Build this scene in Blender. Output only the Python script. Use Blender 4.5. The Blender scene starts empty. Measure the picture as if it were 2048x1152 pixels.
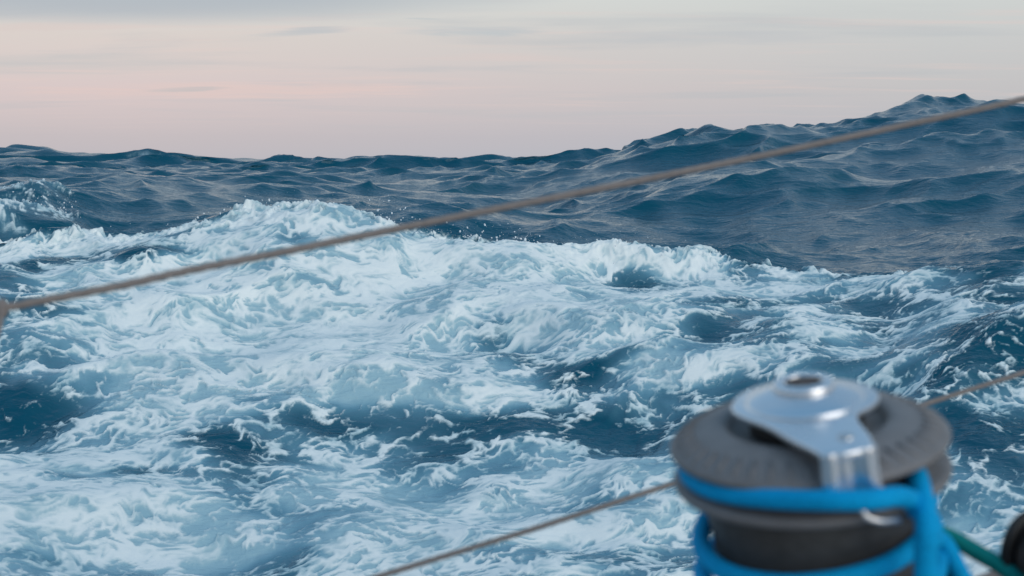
import bpy, bmesh, math
import numpy as np
from mathutils import Vector, Matrix

S = bpy.context.scene
COL = S.collection
R_ = math.radians

# ------------------------------------------------------------------ camera
W, H, FPX = 2048.0, 1152.0, 2844.0          # photograph pixels, focal length in pixels
EYE = 2.4
PITCH = math.atan((576.0 - 325.0) / FPX)
cam_d = bpy.data.cameras.new('camera')
cam = bpy.data.objects.new('camera', cam_d)
COL.objects.link(cam)
cam.location = (0, 0, EYE)
cam.rotation_euler = (math.pi / 2 - PITCH, 0, 0)
cam_d.sensor_width = 36.0
cam_d.lens = FPX / W * 36.0
cam_d.clip_start = 0.05
cam_d.clip_end = 30000
cam_d.dof.use_dof = True
cam_d.dof.focus_distance = 13.0
cam_d.dof.aperture_fstop = 9.0
cam_d.dof.aperture_blades = 0
S.camera = cam

# ------------------------------------------------------------------ world / sun
SUN_EL, SUN_AZ = R_(26), R_(140)             # behind the camera to the right, soft afterglow


def lin(r, g, b, k=1.0):
    f = lambda c: (c / 255 / 12.92) if c / 255 <= 0.04045 else ((c / 255 + 0.055) / 1.055) ** 2.4
    return (f(r) * k, f(g) * k, f(b) * k, 1.0)


world = bpy.data.worlds.new('World')
S.world = world
world.use_nodes = True
nt = world.node_tree
nt.nodes.clear()


def N(tree, t, **kw):
    n = tree.nodes.new(t)
    for k, v in kw.items():
        setattr(n, k, v)
    return n


def L(tree, a, b):
    tree.links.new(a, b)


def mth(tree, op, a, b=None, c=None, clamp=False):
    n = tree.nodes.new('ShaderNodeMath')
    n.operation = op
    n.use_clamp = clamp
    for i, v in enumerate((a, b, c)):
        if v is None:
            continue
        if isinstance(v, (int, float)):
            n.inputs[i].default_value = v
        else:
            tree.links.new(v, n.inputs[i])
    return n.outputs[0]


def mixc(tree, fac, a, b, mode='MIX'):
    n = tree.nodes.new('ShaderNodeMix')
    n.data_type = 'RGBA'
    n.blend_type = mode
    for sock, v in ((n.inputs[0], fac), (n.inputs[6], a), (n.inputs[7], b)):
        if isinstance(v, (int, float)):
            sock.default_value = v
        elif isinstance(v, tuple):
            sock.default_value = v
        else:
            tree.links.new(v, sock)
    return n.outputs[2]


def ramp(tree, fac, stops, interp='LINEAR'):
    n = tree.nodes.new('ShaderNodeValToRGB')
    n.color_ramp.interpolation = interp
    e = n.color_ramp.elements
    while len(e) < len(stops):
        e.new(0.5)
    for el, (p, c) in zip(e, stops):
        el.position = p
        el.color = c
    tree.links.new(fac, n.inputs[0])
    return n.outputs[0]


sky = N(nt, 'ShaderNodeTexSky', sky_type='NISHITA', sun_disc=False)
sky.sun_elevation = R_(6)
sky.sun_rotation = SUN_AZ
sky.air_density, sky.dust_density, sky.ozone_density = 1.0, 1.0, 2.0
geo = N(nt, 'ShaderNodeTexCoord')
sep = N(nt, 'ShaderNodeSeparateXYZ')
L(nt, geo.outputs['Generated'], sep.inputs[0])
dx, dy, dz = sep.outputs
zc = mth(nt, 'MAXIMUM', dz, 0.0)
# veil of high thin cloud: colour by elevation, a little pinker to the left
zr = mth(nt, 'POWER', zc, 0.5)
P = lambda z: math.sqrt(z)
left = ramp(nt, zr, [(0, lin(189, 188, 196)), (P(.018), lin(202, 193, 197)), (P(.05), lin(221, 204, 204)),
                     (P(.085), lin(223, 212, 207)), (P(.115), lin(221, 223, 219)), (P(.2), lin(196, 209, 217)),
                     (P(.43), lin(142, 176, 206)), (1, lin(112, 156, 193))])
right = ramp(nt, zr, [(0, lin(178, 188, 200)), (P(.018), lin(187, 189, 198)), (P(.05), lin(200, 198, 200)),
                      (P(.085), lin(206, 207, 207)), (P(.115), lin(212, 216, 214)), (P(.2), lin(194, 207, 216)),
                      (P(.43), lin(142, 176, 206)), (1, lin(112, 156, 193))])
side = mth(nt, 'MULTIPLY_ADD', dx, 1.9, 0.46, clamp=True)
veil = mixc(nt, side, left, right)
# streaky cloud layer, seen flat from below: planar projection
den = mth(nt, 'ADD', zc, 0.035)
cu = mth(nt, 'DIVIDE', dx, den)
cv = mth(nt, 'DIVIDE', dy, den)
comb = N(nt, 'ShaderNodeCombineXYZ')
L(nt, cu, comb.inputs[0]); L(nt, cv, comb.inputs[1])


def sky_noise(scale, offset, detail=5, rough=0.5, dist=0.0):
    m = N(nt, 'ShaderNodeMapping')
    m.inputs['Location'].default_value = offset
    m.inputs['Scale'].default_value = scale
    L(nt, comb.outputs[0], m.inputs[0])
    n = N(nt, 'ShaderNodeTexNoise')
    n.inputs['Scale'].default_value = 1.0
    n.inputs['Detail'].default_value = detail
    n.inputs['Roughness'].default_value = rough
    n.inputs['Distortion'].default_value = dist
    L(nt, m.outputs[0], n.inputs['Vector'])
    return n.outputs[0]


def sstep(tree, v, a, b):
    n = tree.nodes.new('ShaderNodeMapRange')
    n.interpolation_type = 'SMOOTHSTEP'
    n.inputs[1].default_value = a
    n.inputs[2].default_value = b
    tree.links.new(v, n.inputs[0])
    return n.outputs[0]


n1 = sky_noise((0.42, 0.75, 1), (3.1, 1.7, 0), 6, 0.52, 0.3)
n2 = sky_noise((0.55, 2.2, 1), (8.3, 4.2, 0), 5, 0.55, 0.2)
grey = sstep(nt, n1, 0.5, 0.72)
pink = sstep(nt, n2, 0.52, 0.74)
lowfade = sstep(nt, zc, 0.012, 0.05)
# grey-blue cloud bank in the upper left of the view
bx = mth(nt, 'ADD', cu, 1.75)
by = mth(nt, 'ADD', cv, -6.45)
bank = mth(nt, 'ADD', mth(nt, 'MULTIPLY', mth(nt, 'POWER', mth(nt, 'ABSOLUTE', bx), 2.0), 0.35),
           mth(nt, 'MULTIPLY', mth(nt, 'POWER', mth(nt, 'ABSOLUTE', by), 2.0), 0.9))
bank = mth(nt, 'ADD', bank, mth(nt, 'MULTIPLY_ADD', n1, 1.6, -0.8))
bank = sstep(nt, mth(nt, 'MULTIPLY', bank, -1.0), -1.6, -0.1)
upfade = mth(nt, 'SUBTRACT', 1.0, sstep(nt, zc, 0.12, 0.35))
base = mixc(nt, mth(nt, 'MULTIPLY', mth(nt, 'MULTIPLY', pink, 0.4), mth(nt, 'MULTIPLY', lowfade, upfade)), veil, lin(230, 207, 202))
base = mixc(nt, mth(nt, 'MULTIPLY', mth(nt, 'MULTIPLY', grey, 0.5), lowfade), base, lin(186, 192, 198))
base = mixc(nt, mth(nt, 'MULTIPLY', bank, 0.78), base, lin(173, 182, 193))
su = mth(nt, 'DIVIDE', dx, mth(nt, 'MAXIMUM', dy, 0.05))
sv = mth(nt, 'DIVIDE', dz, mth(nt, 'MAXIMUM', dy, 0.05))
ahead = sstep(nt, dy, 0.3, 0.7)


def wisp(px, row, rx, ry, tilt, col, k, into):
    a = mth(nt, 'MULTIPLY', mth(nt, 'ADD', su, -(px - 1024) / FPX), FPX / rx)
    b0 = mth(nt, 'ADD', sv, -(325 - row) / FPX)
    b = mth(nt, 'MULTIPLY', mth(nt, 'MULTIPLY_ADD', mth(nt, 'ADD', su, -(px - 1024) / FPX), -tilt, b0), FPX / ry)
    d = mth(nt, 'ADD', mth(nt, 'MULTIPLY', a, a), mth(nt, 'MULTIPLY', b, b))
    d = mth(nt, 'ADD', d, mth(nt, 'MULTIPLY_ADD', n3, 3.4, -1.7))
    f = mth(nt, 'MULTIPLY', sstep(nt, mth(nt, 'MULTIPLY', d, -1.0), -1.5, 0.3), ahead)
    return mixc(nt, mth(nt, 'MULTIPLY', f, k), into, col)


n3 = sky_noise((1.6, 3.0, 1), (5.3, 9.2, 0), 5, 0.6, 0.6)
base = wisp(480, 182, 420, 16, .0, lin(231, 205, 200), .6, base)
base = wisp(110, 58, 200, 9, .02, lin(222, 206, 202), .6, base)
base = wisp(620, 66, 90, 8, .06, lin(192, 197, 202), .75, base)
base = wisp(940, 66, 130, 11, .0, lin(191, 199, 204), .7, base)
base = wisp(370, 181, 80, 5, .03, lin(198, 194, 196), .7, base)
base = wisp(845, 42, 36, 2, -.03, lin(198, 203, 205), .7, base)
base = wisp(1450, 78, 330, 14, .0, lin(193, 197, 202), .45, base)
base = wisp(1000, 118, 160, 8, .0, lin(222, 206, 203), .5, base)
base = wisp(120, 130, 300, 22, .0, lin(200, 200, 200), .4, base)
nis = mixc(nt, 1.0, sky.outputs[0], (0.1, 0.1, 0.1, 1), 'MULTIPLY')
final = mixc(nt, 0.93, nis, base)
bg = N(nt, 'ShaderNodeBackground')
bg.inputs[1].default_value = 1.0
L(nt, final, bg.inputs[0])
wout = N(nt, 'ShaderNodeOutputWorld')
L(nt, bg.outputs[0], wout.inputs[0])

sun_d = bpy.data.lights.new('sun', 'SUN')
sun_d.energy = 1.3
sun_d.angle = R_(50)
sun_d.color = (1.0, 0.94, 0.86)
sun = bpy.data.objects.new('sun', sun_d)
COL.objects.link(sun)
sdir = Vector((math.sin(SUN_AZ) * math.cos(SUN_EL), math.cos(SUN_AZ) * math.cos(SUN_EL), math.sin(SUN_EL)))
sun.rotation_euler = (-sdir).to_track_quat('-Z', 'Y').to_euler()
sun.location = sdir * 30

S.view_settings.view_transform = 'Standard'
S.view_settings.look = 'None'
S.view_settings.exposure = 0.0
S.view_settings.gamma = 1.0
S.view_settings.use_curve_mapping = False
S.render.engine = 'CYCLES'
S.cycles.use_denoising = True
S.cycles.max_bounces = 6
S.cycles.diffuse_bounces = 3
S.cycles.glossy_bounces = 3

# ------------------------------------------------------------------ pixel helpers
CF = np.array([0, math.cos(PITCH), -math.sin(PITCH)])   # camera forward
CU = np.array([0, math.sin(PITCH), math.cos(PITCH)])    # camera up
CR = np.array([1.0, 0, 0])
CPOS = np.array([0, 0, EYE])


def pix(px, py, depth):
    """a point at that depth along the lens axis"""
    return CPOS + depth * (CF + CR * (px - 1024) / FPX + CU * (576 - py) / FPX)


def cdir(x, depth, y):
    return CR * x + CF * depth + CU * y


def height_at(px, py, R):
    """height of the sea where the ray through a pixel has gone the horizontal distance R"""
    d = CF[None] + CR[None] * ((np.atleast_1d(px) - 1024) / FPX)[:, None] + CU[None] * ((576 - np.atleast_1d(py)) / FPX)[:, None]
    h = np.hypot(d[:, 0], d[:, 1])
    return EYE + np.asarray(R) / h * d[:, 2]


# ------------------------------------------------------------------ numpy noise
_rng = np.random.RandomState(11)
_perm = _rng.permutation(256)
_perm = np.concatenate([_perm, _perm, _perm])
_ga = _rng.rand(256) * 2 * math.pi
_gx, _gy = np.cos(_ga).astype(np.float32), np.sin(_ga).astype(np.float32)


def perlin(x, y, seed=0):
    x = x + seed * 37.17; y = y + seed * 91.73
    x0 = np.floor(x); y0 = np.floor(y)
    fx = (x - x0).astype(np.float32); fy = (y - y0).astype(np.float32)
    xi = x0.astype(np.int64) & 255; yi = y0.astype(np.int64) & 255
    u = fx * fx * fx * (fx * (fx * 6 - 15) + 10)
    v = fy * fy * fy * (fy * (fy * 6 - 15) + 10)

    def g(a, b, px, py):
        h = _perm[_perm[a] + b]
        return _gx[h] * px + _gy[h] * py
    n00 = g(xi, yi, fx, fy); n10 = g(xi + 1, yi, fx - 1, fy)
    n01 = g(xi, yi + 1, fx, fy - 1); n11 = g(xi + 1, yi + 1, fx - 1, fy - 1)
    a = n00 + u * (n10 - n00); b = n01 + u * (n11 - n01)
    return (a + v * (b - a)) * 1.5


def cells(x, y, seed=0):
    """distance to the nearest cell wall of a random cell pattern: webs and holes of foam"""
    x = x + seed * 13.7; y = y + seed * 71.3
    x0 = np.floor(x).astype(np.int64); y0 = np.floor(y).astype(np.int64)
    f1 = np.full(x.shape, 9.0, np.float32); f2 = f1.copy()
    for i in (-1, 0, 1):
        for j in (-1, 0, 1):
            h = _perm[_perm[(x0 + i) & 255] + ((y0 + j) & 255)]
            d = np.hypot((x0 + i + 0.5 + 0.46 * _gx[h] - x).astype(np.float32), (y0 + j + 0.5 + 0.46 * _gy[h] - y).astype(np.float32))
            f2 = np.minimum(f2, np.maximum(f1, d)); f1 = np.minimum(f1, d)
    return f2 - f1


def smooth(v, a, b):
    t = np.clip((v - a) / (b - a), 0, 1)
    return t * t * (3 - 2 * t)


def pchip(xk, yk, x):
    h = np.diff(xk); d = np.diff(yk) / h
    m = np.zeros_like(yk)
    w1 = 2 * h[1:] + h[:-1]; w2 = h[1:] + 2 * h[:-1]
    ok = d[:-1] * d[1:] > 0
    with np.errstate(divide='ignore', invalid='ignore'):
        mm = (w1 + w2) / (w1 / d[:-1] + w2 / d[1:])
    m[1:-1] = np.where(ok, mm, 0)
    m[0], m[-1] = d[0], d[-1]
    i = np.clip(np.searchsorted(xk, x) - 1, 0, len(h) - 1)
    t = (x - xk[i]) / h[i]
    h00 = (1 + 2 * t) * (1 - t) ** 2; h10 = t * (1 - t) ** 2
    h01 = t * t * (3 - 2 * t); h11 = t * t * (t - 1)
    return h00 * yk[i] + h10 * h[i] * m[i] + h01 * yk[i + 1] + h11 * h[i] * m[i + 1]


# ------------------------------------------------------------------ the sea: polar grid round the boat
CREST = ([-60, 0, 60, 200, 300, 400, 480, 520, 570, 620, 700, 800, 860, 920, 1000, 1100, 1200, 1300, 1350, 1450, 1600, 1700, 1800, 1900, 1960, 2048, 2110],
         [494, 490, 480, 468, 452, 432, 407, 395, 396, 397, 404, 412, 440, 452, 462, 467, 468, 478, 492, 506, 512, 507, 503, 500, 492, 490, 492])
# each line: [(px, R, py)] or [(px, R, None, Z)], ordered from the boat outwards
PXK = np.array([-60, 0, 60, 100, 150, 200, 250, 300, 350, 400, 450, 520, 600, 700, 800, 900, 1000, 1080, 1150, 1200, 1250, 1300, 1350, 1400,
                1425, 1450, 1500, 1530, 1560, 1600, 1650, 1700, 1750, 1800, 1835, 1860, 1900, 1950, 2000, 2048, 2110], float)


def line(R, xs, rows):
    return R, np.interp(PXK, xs, rows)


crest_row = np.interp(PXK, *CREST)
crest_R = np.interp(PXK, [0, 600, 1000, 1400, 2048], [13.4, 13.0, 12.9, 13.2, 13.0])
knots_R, knots_Z = [], []


def add_abs(R, Z):
    knots_R.append(np.full(len(PXK), R, float) if np.isscalar(R) else R)
    knots_Z.append(np.full(len(PXK), Z, float) if np.isscalar(Z) else Z)


def add_row(R, xs, rows):
    rr = np.interp(PXK, xs, rows)
    Rr = np.full(len(PXK), R, float) if np.isscalar(R) else R
    knots_R.append(Rr)
    knots_Z.append(height_at(PXK, rr, Rr))


add_abs(0.0, -0.15)
add_abs(4.5, 0.0)
add_row(7.4, [0, 2048], [1152, 1152])
add_row(8.6, [0, 500, 900, 1300, 2048], [945, 950, 955, 960, 930])
add_row(9.3, [0, 300, 600, 900, 1200, 1500, 1800, 2048], [880, 870, 866, 850, 880, 860, 850, 830])
add_row(9.78, [0, 300, 600, 900, 1200, 1500, 1800, 2048], [800, 780, 764, 755, 790, 745, 770, 735])
add_row(10.6, [0, 300, 600, 900, 1200, 1500, 1800, 2048], [690, 690, 675, 680, 670, 675, 690, 650])
add_row(11.9, [0, 300, 600, 900, 1200, 1500, 1800, 2048], [575, 565, 540, 560, 565, 590, 585, 580])
cz = height_at(PXK, crest_row, crest_R) - np.interp(PXK, [0, 400, 900, 1080, 1200, 1300, 1400, 1500], [.13, .11, .06, .11, .19, .19, .13, .06])
knots_R.append(crest_R); knots_Z.append(cz)
dip = np.interp(PXK, [0, 1200, 1400, 2048], [0.5, 0.45, 0.14, 0.12])
add_abs(crest_R + 1.5, cz - dip)
add_row(17.2, [-60, 0, 60, 140, 175, 250, 450, 600, 900, 1200, 1400, 1700, 2048],
        [408, 404, 400, 408, 448, 458, 440, 425, 440, 452, 468, 458, 448])
add_row(22.0, [-60, 0, 150, 200, 250, 350, 450, 600, 800, 1000, 1100, 1200, 1300, 1400, 1500, 1700, 1900, 2048],
        [392, 390, 372, 358, 352, 361, 367, 380, 402, 420, 425, 402, 370, 350, 338, 356, 358, 350])
add_row(26.5, [-60, 400, 800, 1100, 1250, 1400, 1500, 1700, 2048], [376, 376, 388, 392, 358, 342, 325, 322, 302])
add_row(33.0, [-60, 400, 800, 1100, 1200, 1300, 1400, 1425, 1450, 1500, 1530, 1560, 1700, 1800, 1900, 2048],
        [346, 349, 356, 347, 326, 295, 259, 255, 262, 249, 258, 266, 264, 240, 243, 243])
add_row(40.0, [-60, 400, 700, 1000, 1100, 1300, 1500, 1600, 1650, 1700, 1750, 1800, 1835, 1860, 1900, 2048, 2110],
        [341, 346, 339, 341, 334, 312, 275, 263, 258, 252, 240, 222, 208, 210, 213, 212, 210])
add_row(62.0, [-60, 500, 1000, 1200, 1500, 2048], [327, 334, 333, 328, 318, 300])
add_row(100.0, [-60, 0, 100, 200, 300, 500, 700, 900, 1080, 1300, 2048], [312, 309, 303, 316, 315, 322, 325, 323, 327, 331, 331])
add_abs(190.0, 1.1)
add_abs(400.0, 0.8)
add_abs(12000.0, 0.3)
KR = np.array(knots_R); KZ = np.array(knots_Z)

px_of = lambda th: 1024 + FPX * np.tan(th) * math.cos(PITCH)
dense = np.linspace(R_(-20.8), R_(20.8), 1040)
step = dense[1] - dense[0]
outer = [dense[-1]]
s_ = step
while outer[-1] < math.pi - 0.02:
    s_ = min(s_ * 1.08, R_(3.0))
    outer.append(outer[-1] + s_)
outer = np.array(outer[1:-1])
TH = np.concatenate([-outer[::-1], dense, outer])
RR = np.concatenate([np.linspace(0.6, 2.6, 12)[:-1], np.linspace(2.6, 6.6, 95)[:-1], np.linspace(6.6, 9.0, 190)[:-1], np.linspace(9.0, 13.6, 350)[:-1],
                     np.linspace(13.6, 24, 170)[:-1], np.linspace(24, 44, 150)[:-1],
                     np.geomspace(44, 112, 165)[:-1], np.geomspace(112, 11000, 60)])
nT, nR = len(TH), len(RR)
tpx = np.clip(px_of(np.clip(TH, -0.6, 0.6)), -60, 2110)


def gsm(a, k):
    ker = np.exp(-0.5 * (np.arange(-3 * k, 3 * k + 1) / k) ** 2); ker /= ker.sum()
    return np.convolve(np.pad(a, 3 * k, mode='edge'), ker, mode='valid')


KRc = np.array([gsm(np.interp(tpx, PXK, r), 9) for r in KR])
KZc = np.array([gsm(np.interp(tpx, PXK, z), 9) for z in KZ])
# away from the photograph's view the sea falls back to an ordinary swell
fall = smooth(np.abs(TH), R_(30), R_(75))
mean = np.interp(KRc.mean(1), [0, 5, 12, 30, 100, 12000], [-0.15, 0, 0.5, 0.9, 0.9, 0.3])[:, None]
KZc = KZc * (1 - fall) + mean * fall
BZ = np.empty((nR, nT))
for j in range(nT):
    BZ[:, j] = pchip(KRc[:, j], KZc[:, j], RR)
Rg = np.repeat(RR[:, None], nT, 1)
X0 = (Rg * np.sin(TH)[None]).astype(np.float64)
Y0 = (Rg * np.cos(TH)[None]).astype(np.float64)


def rows_of(x, y, z):
    d = y * CF[1] + (z - EYE) * CF[2]
    u = y * CU[1] + (z - EYE) * CU[2]
    return 1024 + FPX * x / d, 576 - FPX * u / d


_, BROW = rows_of(X0, Y0, BZ)


def ground(px, py):
    """the point of the sea surface a pixel looks at (first hit)"""
    j = int(np.argmin(np.abs(tpx - px)))
    col = BROW[:, j]
    i = int(np.argmax((col <= py) & (RR > 6.0)))
    if not (col[i] <= py):
        i = int(np.argmin(np.abs(col - py)))
    return np.array([X0[i, j], Y0[i, j]])


def blobs(items):
    """sum of soft patches lying on the water, each given by where the photograph shows it"""
    out = np.zeros((nR, nT), np.float32)
    sel = np.where((RR > 5) & (RR < 60))[0]
    xs = X0[sel].astype(np.float32); ys = Y0[sel].astype(np.float32)
    for (px, py, rx, ry, w) in items:
        c = ground(px, py)
        a = np.linalg.norm(ground(px + rx, py) - ground(px - rx, py)) / 2
        b = max(np.linalg.norm(ground(px, py + ry) - ground(px, py - ry)) / 2, a * 0.35)
        b = min(b, a * 2.2)
        out[sel] += w * np.exp(-(((xs - c[0]) / a) ** 2 + ((ys - c[1]) / b) ** 2)).astype(np.float32)
    return out


WHITE = [(300, 1000, 300, 50, .25), (800, 985, 280, 40, .2), (900, 1085, 300, 50, .25), (250, 1110, 260, 40, .25), (1250, 1095, 200, 40, .2), (610, 430, 140, 36, .55), (760, 430, 90, 26, .6), (980, 495, 140, 40, .6), (1200, 505, 150, 34, .65), (770, 545, 170, 45, .5),
         (490, 450, 70, 25, .3), (160, 500, 130, 26, .3), (380, 590, 170, 40, .4), (430, 660, 200, 45, .4), (760, 690, 180, 50, .55),
         (500, 725, 170, 40, .3), (1110, 570, 90, 60, .35), (1310, 575, 90, 36, .35), (1130, 690, 50, 30, .3), (640, 965, 160, 36, .4),
         (200, 1000, 240, 45, .5), (900, 1000, 250, 50, .5), (120, 1095, 200, 50, .35), (1150, 960, 120, 36, .35), (1260, 1080, 150, 50, .2),
         (1860, 765, 80, 24, .4), (1950, 1010, 90, 60, .35), (1660, 640, 70, 30, .3), (1160, 790, 90, 34, .2), (320, 815, 150, 22, .25),
         (140, 875, 120, 18, .25), (1560, 525, 120, 16, .3), (1720, 540, 80, 18, .2), (60, 400, 90, 24, .55), (50, 380, 100, 10, .8), (60, 440, 90, 24, .35), (1420, 560, 50, 26, .2),
         (1500, 560, 90, 22, .3), (1640, 555, 90, 20, .3), (1800, 545, 90, 16, .25), (1880, 610, 60, 24, .2), (1720, 600, 60, 24, .2), (1050, 640, 50, 30, .2), (1300, 640, 60, 30, .2), (1880, 660, 60, 24, .1)]
DARK = [(150, 520, 90, 12, -.4), (300, 525, 60, 14, -.45), (60, 500, 60, 10, -.4), (420, 500, 50, 10, -.3), (520, 440, 40, 8, -.3), (345, 500, 60, 26, -.5), (430, 470, 40, 14, -.2), (985, 640, 60, 34, -.55), (1090, 725, 90, 36, -.6), (600, 470, 60, 14, -.25), (440, 545, 60, 16, -.25), (240, 535, 70, 14, -.3), (90, 545, 60, 14, -.25), (70, 430, 60, 12, -.4), (560, 640, 60, 18, -.3), (860, 720, 50, 20, -.2), (700, 610, 70, 16, -.25), (1060, 530, 50, 14, -.2), (1380, 540, 40, 12, -.3), (300, 700, 70, 18, -.3), (1250, 527, 50, 13, -.3), (1300, 530, 40, 14, -.3),
        (1440, 650, 60, 28, -.5), (1180, 585, 40, 18, -.35), (890, 615, 55, 16, -.3), (640, 850, 190, 24, -.55), (1010, 865, 130, 34, -.55),
        (1210, 900, 110, 36, -.55), (430, 900, 130, 24, -.4), (250, 935, 90, 12, -.4), (60, 800, 110, 40, -.45), (1970, 560, 90, 50, -.35), (2000, 520, 60, 24, -.3),
        (1750, 640, 80, 20, -.2), (1600, 700, 70, 24, -.3), (1950, 690, 90, 26, -.2), (1960, 900, 70, 50, -.5), (1500, 610, 60, 24, -.2),
        (130, 650, 90, 26, -.2), (820, 470, 30, 12, -.1), (560, 590, 40, 16, -.2), (1480, 760, 70, 30, -.2), (880, 900, 90, 26, -.3), (1200, 1020, 60, 20, -.15)]
AER = [(700, 785, 170, 34, .8), (1340, 735, 95, 34, .85), (1400, 620, 80, 28, .5), (550, 1110, 200, 40, .8), (300, 760, 170, 34, .5),
       (640, 700, 300, 90, .3), (900, 560, 300, 70, .25), (1180, 620, 120, 60, .3), (300, 1040, 300, 70, .4), (900, 1060, 300, 70, .4), (1640, 650, 90, 40, .2), (1250, 960, 200, 60, .3)]

# --- wind chop: many small trochoidal waves
rng = np.random.RandomState(5)
wind = math.atan2(-0.78, 0.62)
DXY = np.zeros((2, nR, nT)); DZ = np.zeros((nR, nT))
spacing = np.maximum(np.gradient(RR), RR * step * 1.0)
gust = [0.75 + 0.55 * perlin(X0 / s, Y0 / s, 40 + k) for k, s in enumerate((14.0, 7.0, 3.5))]
wx = X0 + 0.5 * perlin(X0 / 5, Y0 / 5, 51) + 0.15 * perlin(X0 / 1.4, Y0 / 1.4, 53)
wy = Y0 + 0.5 * perlin(X0 / 5, Y0 / 5, 52) + 0.15 * perlin(X0 / 1.4, Y0 / 1.4, 54)
nearcalm = 0.45 + 0.55 * smooth(Rg, 11.5, 15.0)
for i in range(84):
    lam = 7.5 * (0.28 / 7.5) ** ((i + rng.rand()) / 84)
    spread = 0.55 if lam > 2 else 0.8
    a = wind + rng.randn() * spread
    k = 2 * math.pi / lam
    slope = 0.048 if lam > 1.5 else 0.054
    A = slope / k
    fade = smooth(lam / spacing, 2.5, 6.0)
    hi = int(np.argmax(fade < 1e-3)) if (fade < 1e-3).any() else nR
    ph = k * (math.cos(a) * wx[:hi] + math.sin(a) * wy[:hi]) + rng.rand() * 6.28
    amp = A * fade[:hi, None] * gust[0 if lam > 3 else (1 if lam > 1 else 2)][:hi]
    if lam > 1.8:
        amp = amp * (1 + .6 * smooth(Rg[:hi], 28, 60))
    elif lam > 0.7:
        amp = amp * (1 + .5 * smooth(Rg[:hi], 24, 34))
    if lam > 0.6:
        amp = amp * nearcalm[:hi]
    c = np.cos(ph) * amp; s = np.sin(ph) * amp
    DZ[:hi] += c
    DXY[0, :hi] -= math.cos(a) * s * 1.45
    DXY[1, :hi] -= math.sin(a) * s * 1.45
# sharp little peaks that stand up on the swell
for (p_, r_, a_, w_) in ((1836, 40, .20, .42), (1815, 40.2, .08, .7), (1420, 33, .20, .55), (1502, 33, .24, .42), (1385, 33.3, .1, .8), (1300, 33, .08, .9), (1740, 40, .1, .8),
                         (1990, 40, .12, 1.2), (100, 100, .45, 2.6), (290, 100, .2, 3), (430, 100, .22, 2.6), (585, 100, .26, 1.4), (735, 100, .22, 2), (840, 100, .26, 2.4), (930, 100, .22, 2), (1040, 100, .2, 2)):
    t_ = math.atan((p_ - 1024) / FPX / math.cos(PITCH))
    ux, uy = X0 - r_ * math.sin(t_), Y0 - r_ * math.cos(t_)
    ux = np.where(ux > 0, ux * 1.7, ux * .8)
    DZ += a_ * np.exp(-np.sqrt((ux / w_) ** 2 + (uy / (w_ * 1.3)) ** 2 + .02) * 1.6)
# far swell beyond the waves that hide the horizon
far = smooth(Rg, 120, 260)
for i in range(10):
    lam = 22 + 40 * rng.rand(); a = wind + rng.randn() * 0.5; k = 2 * math.pi / lam
    DZ += far * smooth(lam / spacing, 2.5, 6)[:, None] * 0.16 * np.cos(k * (math.cos(a) * X0 + math.sin(a) * Y0) + rng.rand() * 6.28)

# --- foam: patches broken up by swirling noise, drawn out along the wake
ca, sa = 0.95, 0.31
FS = np.where(RR < 62)[0]
fx0, fy0 = X0[FS], Y0[FS]


def swirl(x, y, layers):
    for sc, am, sd in layers:
        e = 0.05 * sc
        p0 = perlin(x / sc, y / sc, sd)
        gx_ = (perlin((x + e) / sc, y / sc, sd) - p0) / e * sc
        gy_ = (perlin(x / sc, (y + e) / sc, sd) - p0) / e * sc
        x, y = x + am * gy_, y - am * gx_
    return x, y


m1 = swirl(fx0, fy0, ((2.2, .13, 1), (0.95, .07, 3)))
m2 = swirl(*m1, ((0.40, .034, 5), (0.17, .012, 7)))
rot = lambda q: (q[0] * ca + q[1] * sa, -q[0] * sa + q[1] * ca)
C0, C1, C2 = rot((fx0, fy0)), rot(m1), rot(m2)
CF_ = rot(swirl(fx0, fy0, ((0.40, .030, 5), (0.17, .014, 7), (0.08, .006, 9))))
CH = ((C1[0] + C0[0]) / 2, (C1[1] + C0[1]) / 2)


def an(scale, stretch, seed, c=None):
    c = C2 if c is None else c
    return perlin(c[0] / (scale * stretch), c[1] / scale, seed)


fb = (an(.95, 1.6, 11) * .44 + an(.48, 1.7, 12) * .44 + an(.23, 1.7, 13, CF_) * .28 + an(.115, 1.6, 14, CF_) * .24 + an(.055, 1.6, 15, CF_) * .24
      + an(.027, 1.5, 16, CF_) * .20)
wob = lambda c, sc, sd: (c[0] + sc * .35 * perlin(c[0] / sc, c[1] / sc, sd), c[1] + sc * .35 * perlin(c[0] / sc, c[1] / sc, sd + 1))
web = lambda c, sc, st, sd: (1 - np.clip(cells(c[0] / (sc * st), c[1] / sc, sd) / .60, 0, 1)) ** 1.4
lace = web(wob(CF_, .18, 141), .34, 1.7, 1) * .34 + web(wob(CF_, .08, 143), .15, 1.7, 2) * .36 + web(wob(CF_, .035, 145), .065, 1.6, 3) * .32

# where foam can be: in front of the main crest, plus the breaking crest at the left
crestR_col = gsm(np.interp(tpx, PXK, crest_R), 9)[None]
infront = smooth(crestR_col + 0.12 + 0.10 * fb * 2 - Rg[FS], -0.12, 0.22)
sidefade = np.interp(tpx, [1250, 1500, 2048, 2110], [1, 1.1, 1.05, 1.0])[None]
D = 0.25 * infront * sidefade * (1 - 0.6 * fall[None])
D = D * smooth(Rg[FS], 2.0, 4.0)
bl = blobs(WHITE)[FS] * .46 + blobs(DARK)[FS] * 1.1
left_cap = smooth(Rg[FS], 15.8, 16.6) * smooth(18.7 - Rg[FS], 0.0, 0.5) * smooth(-TH[None], R_(16.6), R_(17.6))
gate = np.maximum(infront, left_cap)
D = D + bl * 0.9 * gate
D = np.where(D > 0, 0.70 * np.tanh(np.maximum(D, 0) / 0.70), D)
foam_f = D + fb * 0.72 + (lace - .36) * 1.45 * smooth(D, -.40, .10)
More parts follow.
